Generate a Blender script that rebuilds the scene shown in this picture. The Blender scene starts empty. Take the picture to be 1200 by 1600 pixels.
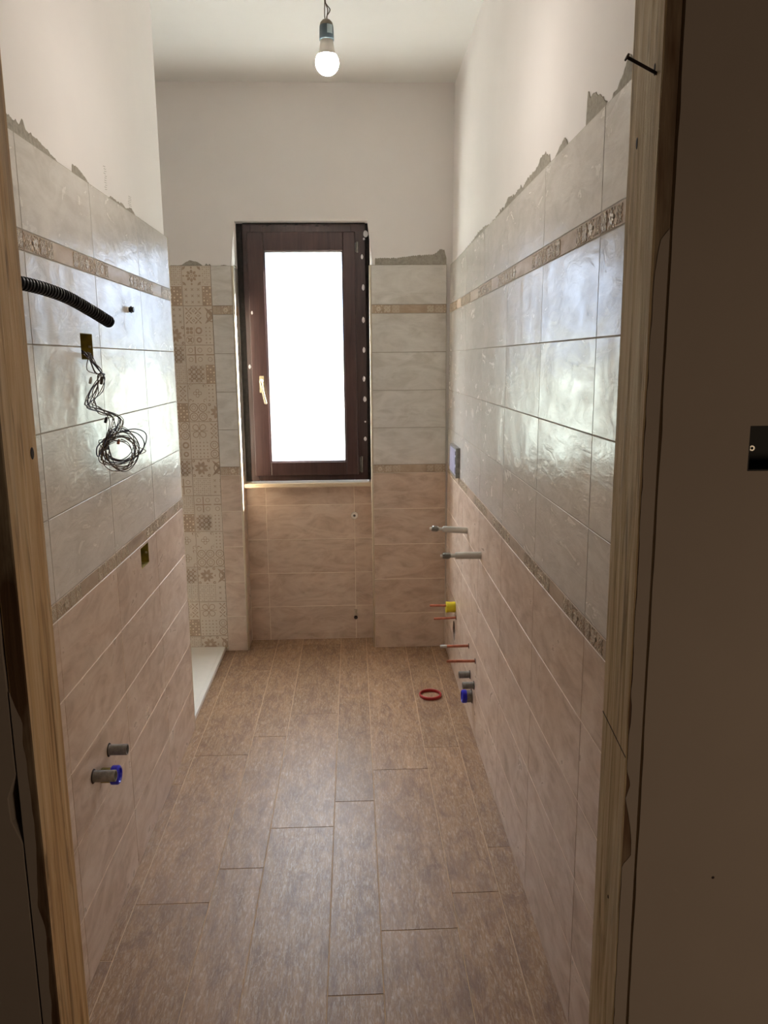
import bpy, bmesh, math, random
from mathutils import Vector, Matrix, noise as mnoise
R = random.Random(7)
S = bpy.context.scene
C = S.collection

# ------------------------------------------------------------------ camera
FPX = 1239.5; CAMZ = 1.6036
pit, yaw, rol = 0.1891, 0.0378, -0.0091
FW = Vector((math.sin(yaw)*math.cos(pit), math.cos(yaw)*math.cos(pit), -math.sin(pit)))
RT = Vector((math.cos(yaw), -math.sin(yaw), 0)); UP = RT.cross(FW)
RT, UP = math.cos(rol)*RT + math.sin(rol)*UP, -math.sin(rol)*RT + math.cos(rol)*UP
cam = bpy.data.cameras.new('camera'); camo = bpy.data.objects.new('camera', cam); C.objects.link(camo)
cam.sensor_fit = 'VERTICAL'; cam.sensor_height = 36; cam.lens = FPX/1600*36; cam.clip_start = .02; cam.clip_end = 300
camo.matrix_world = Matrix(((RT.x, UP.x, -FW.x, 0), (RT.y, UP.y, -FW.y, 0), (RT.z, UP.z, -FW.z, CAMZ), (0, 0, 0, 1)))
S.camera = camo
CO = Vector((0, 0, CAMZ))
def ray(x, y): return RT*((x-600)/FPX) + UP*(-(y-800)/FPX) + FW
def atY(x, y, Y): d = ray(x, y); return CO + d*((Y-CO.y)/d.y)
def atX(x, y, X): d = ray(x, y); return CO + d*((X-CO.x)/d.x)

# ------------------------------------------------------------------ colour management
S.view_settings.view_transform = 'Standard'; S.view_settings.look = 'None'
S.view_settings.exposure = 0.17; S.view_settings.gamma = 1; S.view_settings.use_curve_mapping = False
S.cycles.max_bounces = 10; S.cycles.diffuse_bounces = 6; S.cycles.glossy_bounces = 5; S.cycles.transparent_max_bounces = 12
S.cycles.caustics_reflective = False; S.cycles.caustics_refractive = False

# ------------------------------------------------------------------ sky, sun, lights
SKY = 5.5; ZENITH = 6.0; SUN = 150.0; BULB = 200.0; HALL = 11.0
w = bpy.data.worlds.new('sky'); S.world = w; w.use_nodes = True
nt = w.node_tree; nt.nodes.clear()
out = nt.nodes.new('ShaderNodeOutputWorld'); bg = nt.nodes.new('ShaderNodeBackground')
tc = nt.nodes.new('ShaderNodeTexCoord'); sp = nt.nodes.new('ShaderNodeSeparateXYZ'); rp = nt.nodes.new('ShaderNodeValToRGB')
mr = nt.nodes.new('ShaderNodeMapRange'); mr.inputs[1].default_value = -.2; mr.inputs[2].default_value = .8
nt.links.new(tc.outputs['Generated'], sp.inputs[0]); nt.links.new(sp.outputs[2], mr.inputs[0]); nt.links.new(mr.outputs[0], rp.inputs[0])
el = rp.color_ramp.elements
el[0].position = 0.0; el[0].color = (.68, .76, .6, 1)
el[1].position = 1.0; el[1].color = (.86, .92, 1, 1)
e = rp.color_ramp.elements.new(.19); e.color = (.80, .86, .74, 1)
e = rp.color_ramp.elements.new(.235); e.color = (.55, .72, 1.0, 1)
e = rp.color_ramp.elements.new(.5); e.color = (.84, .9, 1, 1)
# the sky is much brighter overhead than at the hazy horizon
m2 = nt.nodes.new('ShaderNodeMapRange'); m2.interpolation_type = 'SMOOTHSTEP'
m2.inputs[1].default_value = .12; m2.inputs[2].default_value = .6; m2.inputs[3].default_value = SKY; m2.inputs[4].default_value = SKY*ZENITH
nt.links.new(sp.outputs[2], m2.inputs[0]); nt.links.new(m2.outputs[0], bg.inputs[1])
nt.links.new(rp.outputs[0], bg.inputs[0]); nt.links.new(bg.outputs[0], out.inputs[0])

sun = bpy.data.lights.new('sun', 'SUN'); sun.energy = SUN; sun.angle = .02; sun.color = (1, .95, .85)
so = bpy.data.objects.new('sun', sun); C.objects.link(so); so.location = (6, 7, 8)
so.rotation_euler = Vector((-1, -.42, -.80)).to_track_quat('-Z', 'Y').to_euler()
# daylight portal in the window opening (guides sampling of the sky, adds no light)
pl = bpy.data.lights.new('daylight_portal', 'AREA'); pl.shape = 'RECTANGLE'; pl.size = .44; pl.size_y = 1.14; pl.cycles.is_portal = True
po = bpy.data.objects.new('daylight_portal', pl); C.objects.link(po); po.location = (-.249, 4.475, 1.615); po.rotation_euler = (-math.pi/2, 0, 0)
# warm area light added as the corridor's ambient fill, unseen behind the camera
hl = bpy.data.lights.new('corridor_fill', 'AREA'); hl.energy = HALL; hl.size = .5; hl.color = (1, .76, .54)
ho = bpy.data.objects.new('corridor_fill', hl); C.objects.link(ho); ho.location = (1.5, -.8, 1.0)
ho.rotation_euler = (Vector((.9, .95, .7))-Vector(ho.location)).to_track_quat('-Z', 'Y').to_euler()

# ------------------------------------------------------------------ material helpers
def lin(c):
    c = c if not isinstance(c, str) else tuple(int(c[i:i+2], 16)/255 for i in (0, 2, 4))
    return tuple((v/12.92 if v <= .04045 else ((v+.055)/1.055)**2.4) for v in c[:3]) + (1,)
class NT:
    def __init__(s, name):
        s.m = bpy.data.materials.new(name); s.m.use_nodes = True; s.t = s.m.node_tree; s.b = s.t.nodes['Principled BSDF']
    def n(s, k, **kw):
        o = s.t.nodes.new(k)
        for a, v in kw.items():
            if a.startswith('i_'):
                q = a[2:]; q = int(q) if q.isdigit() else q.replace('_', ' ')
                o.inputs[q].default_value = v
            else: setattr(o, a, v)
        return o
    def l(s, a, b): s.t.links.new(a, b)
    def ramp(s, fac, stops):
        r = s.n('ShaderNodeValToRGB'); s.l(fac, r.inputs[0]); e = r.color_ramp.elements
        e[0].position, e[0].color = stops[0][0], stops[0][1]; e[1].position, e[1].color = stops[-1][0], stops[-1][1]
        for p, c in stops[1:-1]:
            x = e.new(p); x.color = c
        return r.outputs[0]
    def noise(s, vec, scale, detail=5, rough=.55, dist=0.0):
        o = s.n('ShaderNodeTexNoise'); s.l(vec, o.inputs['Vector'])
        o.inputs['Scale'].default_value = scale; o.inputs['Detail'].default_value = detail
        o.inputs['Roughness'].default_value = rough; o.inputs['Distortion'].default_value = dist
        return o.outputs['Fac']
    def mapping(s, vec, scale=(1, 1, 1), rot=(0, 0, 0), loc=(0, 0, 0)):
        o = s.n('ShaderNodeMapping'); s.l(vec, o.inputs[0]); o.inputs['Scale'].default_value = scale
        o.inputs['Rotation'].default_value = rot; o.inputs['Location'].default_value = loc
        return o.outputs[0]
    def mix(s, f, a, b, mode='MIX'):
        o = s.n('ShaderNodeMix', data_type='RGBA', blend_type=mode)
        if isinstance(f, (int, float)): o.inputs[0].default_value = f
        else: s.l(f, o.inputs[0])
        for k, v in ((6, a), (7, b)):
            if isinstance(v, tuple): o.inputs[k].default_value = v
            else: s.l(v, o.inputs[k])
        return o.outputs[2]
    def bump(s, h, strength, dist, prev=None):
        o = s.n('ShaderNodeBump'); s.l(h, o.inputs['Height']); o.inputs['Strength'].default_value = strength; o.inputs['Distance'].default_value = dist
        if prev: s.l(prev, o.inputs['Normal'])
        return o.outputs[0]
    def objc(s): return s.n('ShaderNodeTexCoord').outputs['Object']
    def uv(s): return s.n('ShaderNodeUVMap').outputs[0]

def simple(name, col, rough=.5, metal=0, spec=.5, var=0.0, bump=0.0, scale=30, **kw):
    t = NT(name); c = lin(col); t.b.inputs['Roughness'].default_value = rough; t.b.inputs['Metallic'].default_value = metal
    t.b.inputs['Specular IOR Level'].default_value = spec
    v = t.objc(); f = t.noise(v, scale)
    d = tuple(x*(1-var) for x in c[:3])+(1,)
    t.l(t.ramp(f, [(.35, d), (.65, c)]), t.b.inputs['Base Color'])
    if bump: t.l(t.bump(f, bump, .002), t.b.inputs['Normal'])
    for k, val in kw.items(): t.b.inputs[k.replace('_', ' ')].default_value = val
    return t.m

def plaster_mat(name, col, rough=.85, var=.05):
    t = NT(name); v = t.objc(); c = lin(col)
    f = t.noise(v, 2.2, 4); g = t.noise(v, 60, 4)
    d = tuple(x*(1-var) for x in c[:3])+(1,)
    t.l(t.ramp(f, [(.3, d), (.7, c)]), t.b.inputs['Base Color']); t.b.inputs['Roughness'].default_value = rough
    t.b.inputs['Specular IOR Level'].default_value = .25
    n1 = t.bump(f, .2, .01); t.l(t.bump(g, .12, .001, n1), t.b.inputs['Normal'])
    return t.m

def tile_mat(name, dark, mid, light, rough=.2, relief=.55):
    t = NT(name); uv = t.uv()
    d = t.mapping(uv, (1, 2.1, 1), (0, 0, -.75))
    a = t.noise(d, 5.5, 8, .6, 1.4)
    vein = t.noise(t.mapping(uv, (1, 3.0, 1), (0, 0, -.6)), 3.4, 5, .55, 1.1)
    base = t.ramp(a, [(.28, lin(dark)), (.5, lin(mid)), (.74, lin(light))])
    vf = t.ramp(vein, [(.47, (0, 0, 0, 1)), (.56, (.5, .5, .5, 1)), (.68, (0, 0, 0, 1))])
    base = t.mix(vf, base, lin(light))
    geo = t.n('ShaderNodeNewGeometry'); tint = t.ramp(geo.outputs['Random Per Island'], [(0, (.95, .945, .94, 1)), (1, (1.02, 1.02, 1.02, 1))])
    t.l(t.mix(1.0, base, tint, 'MULTIPLY'), t.b.inputs['Base Color'])
    t.l(t.ramp(a, [(.3, (rough*1.35,)*3+(1,)), (.7, (rough*.8,)*3+(1,))]), t.b.inputs['Roughness'])
    t.b.inputs['Specular IOR Level'].default_value = .38
    h1 = t.noise(t.mapping(uv, (1, 2.6, 1), (0, 0, -.85)), 8.5, 6, .55, 1.5)
    h2 = t.noise(t.mapping(uv, (1, 1, 1)), 3.2, 2, .5, .3)
    n2 = t.bump(h2, relief*.55, .02)
    t.l(t.bump(h1, relief*.5, .004, n2), t.b.inputs['Normal'])
    return t.m

def wood_floor_mat():
    t = NT('wood_effect_floor_tile'); uv = t.uv()
    g = t.noise(t.mapping(uv, (14, 1.6, 1)), 3.0, 10, .75, 1.2)
    fine = t.noise(t.mapping(uv, (34, 7, 1)), 5.0, 6, .75, .8)
    blot = t.noise(t.mapping(uv, (9, 3.2, 1)), 2.3, 8, .75, .6)
    base = t.ramp(g, [(.22, lin('6c503a')), (.42, lin('8f7052')), (.6, lin('a48362')), (.82, lin('bb9c7f'))])
    base = t.mix(t.ramp(fine, [(.48, (0, 0, 0, 1)), (.66, (.7, .7, .7, 1))]), base, lin('c6b3a0'))
    base = t.mix(t.ramp(blot, [(.34, (.8, .8, .8, 1)), (.54, (0, 0, 0, 1))]), base, lin('75594a'))
    geo = t.n('ShaderNodeNewGeometry'); tint = t.ramp(geo.outputs['Random Per Island'], [(0, (.86, .85, .84, 1)), (1, (1.04, 1.03, 1.03, 1))])
    t.l(t.mix(1.0, base, tint, 'MULTIPLY'), t.b.inputs['Base Color'])
    t.l(t.ramp(fine, [(.3, (.5,)*3+(1,)), (.7, (.36,)*3+(1,))]), t.b.inputs['Roughness'])
    t.b.inputs['Specular IOR Level'].default_value = .36
    n1 = t.bump(g, .35, .0012); t.l(t.bump(fine, .35, .0008, n1), t.b.inputs['Normal'])
    return t.m

def rough_wood_mat(name, dark, mid, light, stain=.55):
    t = NT(name); v = t.objc()
    g = t.noise(t.mapping(v, (34, 34, 1.6)), 1.6, 8, .65, .9)
    s = t.noise(t.mapping(v, (60, 60, 3.2)), 1.0, 4, .6, 1.6)
    b = t.noise(t.mapping(v, (9, 9, 2)), 1.2, 5, .6, .4)
    base = t.ramp(g, [(.3, lin(dark)), (.46, lin(mid)), (.7, lin(light))])
    base = t.mix(t.ramp(s, [(.54, (0, 0, 0, 1)), (.74, (stain,)*3+(1,))]), base, lin('4a3520'))
    base = t.mix(t.ramp(b, [(.5, (0, 0, 0, 1)), (.72, (.5,)*3+(1,))]), base, lin('b9ad93'))
    t.l(base, t.b.inputs['Base Color']); t.b.inputs['Roughness'].default_value = .75; t.b.inputs['Specular IOR Level'].default_value = .25
    n1 = t.bump(g, .5, .003); t.l(t.bump(s, .35, .002, n1), t.b.inputs['Normal'])
    return t.m

M = {}
M['plaster'] = plaster_mat('cream_white_plaster', 'f0ebe7')
M['ceiling'] = plaster_mat('white_ceiling_paint', 'efeeea')
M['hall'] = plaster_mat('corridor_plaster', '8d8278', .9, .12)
M['cement'] = simple('grey_tile_adhesive', 'aba497', .95, var=.25, bump=.9, scale=90, spec=.2)
M['tile_hi'] = tile_mat('pale_stone_tile', 'c2bcb2', 'd3cec6', 'e3dfd8', .22, .7)
M['tile_lo'] = tile_mat('taupe_stone_tile', 'b19a86', 'c9b29f', 'dbc9b8', .32, .5)
M['tile_lo'].node_tree.nodes['Principled BSDF'].inputs['Specular IOR Level'].default_value = .5
M['band'] = tile_mat('sand_border_tile', 'a18c75', 'b09b84', 'c0ad98', .45, .25)
M['band_relief'] = simple('raised_border_motif', 'e0d3bf', .25, var=.15, spec=.7, bump=1.0, scale=160)
M['grout_hi'] = simple('grey_grout', 'a39b8d', .9, var=.08)
M['grout_lo'] = simple('light_grout', 'f4e8d6', .9, var=.08)
M['grout_fl'] = simple('tan_floor_grout', 'cdb092', .9, var=.12)
M['floor'] = wood_floor_mat()
M['deco'] = simple('patchwork_tile_base', 'd6c9b8', .5, var=.07, scale=8)
M['deco_ink'] = simple('patchwork_tile_brown', 'b59d85', .5, var=.12, scale=40)
M['deco_pale'] = simple('patchwork_tile_cream', 'e4d5ba', .5, var=.06, scale=40)
M['trim'] = simple('cream_edge_profile', 'ddd0b8', .35, var=.04)
M['sill'] = simple('travertine_sill', 'c9b69c', .3, var=.12, scale=12)
M['frame'] = rough_wood_mat('dark_brown_window_wood', '2c1c1b', '392624', '46312e', .2)
M['frame'].node_tree.nodes['Principled BSDF'].inputs['Roughness'].default_value = .38
M['frame'].node_tree.nodes['Principled BSDF'].inputs['Specular IOR Level'].default_value = .5
for nd in M['frame'].node_tree.nodes:
    if nd.type == 'MIX' and not nd.inputs[7].is_linked and nd.inputs[7].default_value[0] > .3: nd.inputs[7].default_value = lin('503a36')
    if nd.type == 'BUMP': nd.inputs['Strength'].default_value = .12
M['foam'] = simple('dark_gap_foam', '2b2623', .9, var=.5, bump=.9, scale=50)
M['blob'] = simple('white_silicone', 'e4dfe2', .4, var=.05)
M['brass'] = simple('brushed_brass', 'd6c8a4', .3, metal=.7, var=.1)
M['steel'] = simple('tarnished_steel', '8b8880', .35, metal=.8, var=.35, scale=60)
M['nickel'] = simple('worn_nickel', 'c8b8a0', .4, metal=.5, var=.2, scale=60)
M['copper'] = simple('copper_pipe', 'c0745a', .38, metal=.4, var=.3, scale=70)
M['pvc'] = simple('grey_plastic', 'c4c1b8', .4, var=.12, scale=20)
M['pvc_dark'] = simple('dirty_grey_plastic', '8f8b84', .5, var=.45, scale=60)
M['inside'] = simple('dark_pipe_inside', '14120f', .8)
M['blue'] = simple('blue_plastic_cap', '1418c8', .3, var=.15)
M['yellow'] = simple('yellow_foam_plug', 'dccb1e', .6, var=.1)
M['red'] = simple('red_rubber_ring', 'b0282a', .45, var=.2)
M['black'] = simple('black_corrugated_plastic', '0d0d12', .42, var=.2)
M['olive'] = simple('yellow_brown_box_plastic', 'a08c34', .5, var=.55, scale=35)
M['wire_a'] = simple('grey_brown_wire', '4a4135', .5, var=.2)
M['wire_b'] = simple('dark_blue_wire', '20203c', .5, var=.2)
M['wire_c'] = simple('brown_wire', '5b4630', .5, var=.2)
M['cord'] = simple('brown_cord', '5a4a34', .7, var=.2)
M['socket'] = simple('blue_grey_plastic', '5e7078', .5, var=.1)
M['socket_top'] = simple('grey_beige_plastic', '8b8374', .55, var=.1)
M['sticker'] = simple('pale_sticker', 'b8cdd0', .5, var=.1)
M['bulb_neck'] = simple('bulb_neck_plastic', 'd8d4c8', .4, var=.03)
M['lilac'] = simple('lilac_white_cover', 'b9b9d6', .35, var=.25, scale=25)
M['navy'] = simple('navy_blue_plastic', '23265c', .4, var=.3)
M['tray'] = simple('white_resin_tray', 'e6e2d8', .45, var=.03)
M['knob'] = simple('cream_plastic', 'f7f2e8', .35, var=.04)
M['wood'] = rough_wood_mat('raw_door_timber', '8a744e', 'c9b189', 'e6d8b8', .75)
M['wood2'] = rough_wood_mat('brown_stained_door_timber', '8f7250', 'c4a378', 'dac29c', .75)
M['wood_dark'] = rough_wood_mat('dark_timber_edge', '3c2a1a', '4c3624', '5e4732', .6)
M['rust'] = simple('rusty_iron', '2c1d18', .7, metal=.3, var=.4)
M['hallfloor'] = simple('corridor_concrete', '7a7268', .9, var=.2)
M['grass'] = simple('garden_grass', '656b66', 1.0, spec=0.0, var=.25, scale=.6)
M['bounce_slab'] = simple('pale_bounce_slab', 'd2d2cc', 1.0, spec=0.0, var=.1, scale=2)
M['render'] = plaster_mat('outside_render', 'c8bda8')
t = NT('clear_window_glass'); t.t.nodes.remove(t.b)
tr = t.n('ShaderNodeBsdfTransparent'); tr.inputs[0].default_value = (.97, .98, .98, 1)
gl = t.n('ShaderNodeBsdfGlossy'); gl.inputs['Roughness'].default_value = .02
lw_ = t.n('ShaderNodeLayerWeight'); lw_.inputs[0].default_value = .5
pw = t.n('ShaderNodeMath', operation='POWER'); t.l(lw_.outputs['Facing'], pw.inputs[0]); pw.inputs[1].default_value = 5
fr = t.n('ShaderNodeMath', operation='MULTIPLY_ADD'); t.l(pw.outputs[0], fr.inputs[0]); fr.inputs[1].default_value = .96; fr.inputs[2].default_value = .04; ms = t.n('ShaderNodeMixShader')
t.l(fr.outputs[0], ms.inputs[0]); t.l(tr.outputs[0], ms.inputs[1]); t.l(gl.outputs[0], ms.inputs[2])
t.l(ms.outputs[0], t.t.nodes['Material Output'].inputs[0]); M['glass'] = t.m
t = NT('lit_bulb_glass'); t.b.inputs['Base Color'].default_value = (1, 1, 1, 1)
t.b.inputs['Emission Color'].default_value = (1, .925, .85, 1); t.b.inputs['Emission Strength'].default_value = BULB; M['bulb'] = t.m

# ------------------------------------------------------------------ mesh helpers
def link(name, bm, mat, parent=None, smooth=False, kind=None, recalc=True):
    if recalc: bmesh.ops.recalc_face_normals(bm, faces=bm.faces)
    me = bpy.data.meshes.new(name); bm.to_mesh(me); bm.free()
    for m_ in (mat if isinstance(mat, (list, tuple)) else [mat]): me.materials.append(m_)
    if smooth:
        for p in me.polygons: p.use_smooth = True
    o = bpy.data.objects.new(name, me); C.objects.link(o)
    if parent: o.parent = parent; o.matrix_parent_inverse = Matrix.Translation(-parent.location) if parent.type == 'EMPTY' else Matrix()
    if kind: o['kind'] = kind
    return o
def empty(name, loc, kind=None):
    o = bpy.data.objects.new(name, None); C.objects.link(o); o.location = loc; o.empty_display_size = .05
    if kind: o['kind'] = kind
    return o
def tag(o, label, cat, group=None):
    o['label'] = label; o['category'] = cat
    if group: o['group'] = group
    return o
def sharp(o, ang=40):
    o.data.set_sharp_from_angle(angle=math.radians(ang)); return o
def box(bm, x0, x1, y0, y1, z0, z1, bev=0):
    r = bmesh.ops.create_cube(bm, size=1)['verts']
    for v in r: v.co = Vector((x0+(x1-x0)*(v.co.x+.5), y0+(y1-y0)*(v.co.y+.5), z0+(z1-z0)*(v.co.z+.5)))
    if bev:
        es = list({e for v in r for e in v.link_edges}); bmesh.ops.bevel(bm, geom=es, offset=bev, segments=2, affect='EDGES', profile=.5)
def prism(bm, pts, depth):          # polygon (3D points), extruded by vector
    a = [bm.verts.new(p) for p in pts]; b = [bm.verts.new(Vector(p)+Vector(depth)) for p in pts]
    bm.faces.new(a); bm.faces.new(b[::-1]); n = len(a)
    for i in range(n): bm.faces.new((a[i], b[i], b[(i+1) % n], a[(i+1) % n]))
def smoothpath(pts, sub=6):
    P = [Vector(p) for p in pts]; o = []
    for i in range(len(P)-1):
        p0 = P[max(i-1, 0)]; p1 = P[i]; p2 = P[i+1]; p3 = P[min(i+2, len(P)-1)]
        for k in range(sub):
            t = k/sub
            o.append(.5*((2*p1)+(p2-p0)*t+(2*p0-5*p1+4*p2-p3)*t*t+(3*p1-p0-3*p2+p3)*t**3))
    o.append(P[-1]); return o
def tube(bm, pts, rad, seg=10, caps=True):
    P = [Vector(p) for p in pts]; n = len(P)
    f = rad if callable(rad) else (lambda i: rad)
    T = [(P[min(i+1, n-1)]-P[max(i-1, 0)]).normalized() for i in range(n)]
    u = T[0].orthogonal().normalized(); rings = []
    for i in range(n):
        u = (u - T[i]*u.dot(T[i]))
        u = u.normalized() if u.length > 1e-6 else T[i].orthogonal().normalized()
        v = T[i].cross(u); r = f(i)
        rings.append([bm.verts.new(P[i]+(u*math.cos(2*math.pi*k/seg)+v*math.sin(2*math.pi*k/seg))*r) for k in range(seg)])
    for a, b in zip(rings, rings[1:]):
        for k in range(seg): bm.faces.new((a[k], a[(k+1) % seg], b[(k+1) % seg], b[k]))
    if caps: bm.faces.new(rings[0][::-1]); bm.faces.new(rings[-1])
def lathe(bm, base, axis, prof, seg=28):       # prof: (r, h) along axis; open ended unless r=0
    A = Vector(axis).normalized(); u = A.orthogonal().normalized(); v = A.cross(u); B = Vector(base); rings = []
    for r, h in prof:
        if r < 1e-6: rings.append([bm.verts.new(B+A*h)])
        else: rings.append([bm.verts.new(B+A*h+(u*math.cos(2*math.pi*k/seg)+v*math.sin(2*math.pi*k/seg))*r) for k in range(seg)])
    for a, b in zip(rings, rings[1:]):
        for k in range(seg):
            q = [a[k % len(a)], a[(k+1) % len(a)], b[(k+1) % len(b)], b[k % len(b)]]
            q = [x for i, x in enumerate(q) if x not in q[:i]]
            if len(q) > 2: bm.faces.new(q)

# wall frames: u along the wall, v up, w out of the wall into the room
def XL(y): return -.7218-.0078*(y-3)
def XR(y, z): return .502+.009*z*max(0, y-1.5)/2.8
DB = 4.286; DN = 4.45
def PLw(u, v, w): return Vector((XL(u)+w, u, v))
def PRw(u, v, w): return Vector((XR(u, v)-w, u, v))
def PBw(u, v, w): return Vector((u, DB-w, v))
def PNw(u, v, w): return Vector((u, DN-w, v))
def PFl(u, v, w): return Vector((u, v, w))
TW = .0015; TH = .009
def tiles(bm, P, rects, gap=.003, ch=.0005, back=-TH, nu=1):
    uvl = bm.loops.layers.uv.verify()
    for (u0, u1, v0, v1) in rects:
        du, dv = R.uniform(0, 40), R.uniform(0, 40)
        a0, a1, b0, b1 = u0+gap/2, u1-gap/2, v0+gap/2, v1-gap/2
        if a1-a0 < .003 or b1-b0 < .003: continue
        rg = []
        for (i, w) in ((ch, 0), (0, -ch), (0, back)):
            rg.append([(a0+i, b0+i, w), (a1-i, b0+i, w), (a1-i, b1-i, w), (a0+i, b1-i, w)])
        V = [[bm.verts.new(P(*c)) for c in r] for r in rg]; K = {}
        for r, vs in zip(rg, V):
            for c, v_ in zip(r, vs): K[v_] = c
        F = [bm.faces.new(V[0]), bm.faces.new(V[2][::-1])]
        for a, b in ((0, 1), (1, 2)):
            for k in range(4): F.append(bm.faces.new((V[a][k], V[b][k], V[b][(k+1) % 4], V[a][(k+1) % 4])))
        for f_ in F:
            for lp in f_.loops: c = K[lp.vert]; lp[uvl].uv = (c[0]+du+c[2], c[1]+dv+c[2])
def slab(bm, P, u0, u1, v0, v1, w0, w1, nu=1):
    g = [[[bm.verts.new(P(u0+(u1-u0)*i/nu, v, w)) for w in (w0, w1)] for v in (v0, v1)] for i in range(nu+1)]
    for i in range(nu):
        a, b = g[i], g[i+1]
        bm.faces.new((a[0][1], b[0][1], b[1][1], a[1][1])); bm.faces.new((a[0][0], a[1][0], b[1][0], b[0][0]))
        bm.faces.new((a[0][0], b[0][0], b[0][1], a[0][1])); bm.faces.new((a[1][0], a[1][1], b[1][1], b[1][0]))
    for a in (g[0], g[-1]): bm.faces.new((a[0][0], a[0][1], a[1][1], a[1][0]))
def cut(objs, bmc):
    """cuts the closed shape bmc out of each object"""
    bmesh.ops.recalc_face_normals(bmc, faces=bmc.faces)
    me = bpy.data.meshes.new('cutter'); bmc.to_mesh(me); bmc.free(); c = bpy.data.objects.new('cutter', me); C.objects.link(c)
    for o in objs:
        md = o.modifiers.new('cut', 'BOOLEAN'); md.object = c; md.operation = 'DIFFERENCE'; md.solver = 'EXACT'
        bpy.context.view_layer.update()
        nm = bpy.data.meshes.new_from_object(o.evaluated_get(bpy.context.evaluated_depsgraph_get()))
        o.modifiers.clear(); nm.name = o.data.name; o.data = nm
    bpy.data.objects.remove(c); bpy.data.meshes.remove(me)

ZT = [0, .2, .4, .6, .8, 1.0, 1.045, 1.245, 1.445, 1.645, 1.845, 1.89, 2.09]
LO = [(ZT[i], ZT[i+1]) for i in range(5)]
HI = [(ZT[i], ZT[i+1]) for i in (6, 7, 8, 9, 11)]
BD = [(1.0, 1.045), (1.845, 1.89)]
CEIL = 2.967

# ------------------------------------------------------------------ border motifs (raised relief on the narrow band tiles)
def ring_polys(cx, cy, r0, r1, n=20, a0=0, a1=2*math.pi):
    o = []
    for k in range(n):
        s, e_ = a0+(a1-a0)*k/n, a0+(a1-a0)*(k+1)/n
        o.append([(cx+r0*math.cos(s), cy+r0*math.sin(s)), (cx+r1*math.cos(s), cy+r1*math.sin(s)), (cx+r1*math.cos(e_), cy+r1*math.sin(e_)), (cx+r0*math.cos(e_), cy+r0*math.sin(e_))])
    return o
def disc(cx, cy, r, n=12): return [(cx+r*math.cos(2*math.pi*k/n), cy+r*math.sin(2*math.pi*k/n)) for k in range(n)]
def petal(cx, cy, ang, r0, r1, wd, n=6):
    o = []
    for s in (1, -1):
        for k in (range(n+1) if s == 1 else range(n-1, 0, -1)):
            t = k/n; o.append((r0+(r1-r0)*t, s*wd*math.sin(math.pi*t)**.8))
    c, s_ = math.cos(ang), math.sin(ang)
    return [(cx+x*c-y*s_, cy+x*s_+y*c) for x, y in o]
def diamond(cx, cy, r): return [(cx+r, cy), (cx, cy+r), (cx-r, cy), (cx, cy-r)]
def drng(cx, cy, r0, r1):
    a, b = diamond(cx, cy, r0), diamond(cx, cy, r1)
    return [[a[k], b[k], b[(k+1) % 4], a[(k+1) % 4]] for k in range(4)]
def bar(x0, y0, x1, y1, w_):
    d = Vector((x1-x0, y1-y0)); n = Vector((-d.y, d.x)).normalized()*w_/2
    return [(x0+n.x, y0+n.y), (x0-n.x, y0-n.y), (x1-n.x, y1-n.y), (x1+n.x, y1+n.y)]
PI = math.pi
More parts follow.
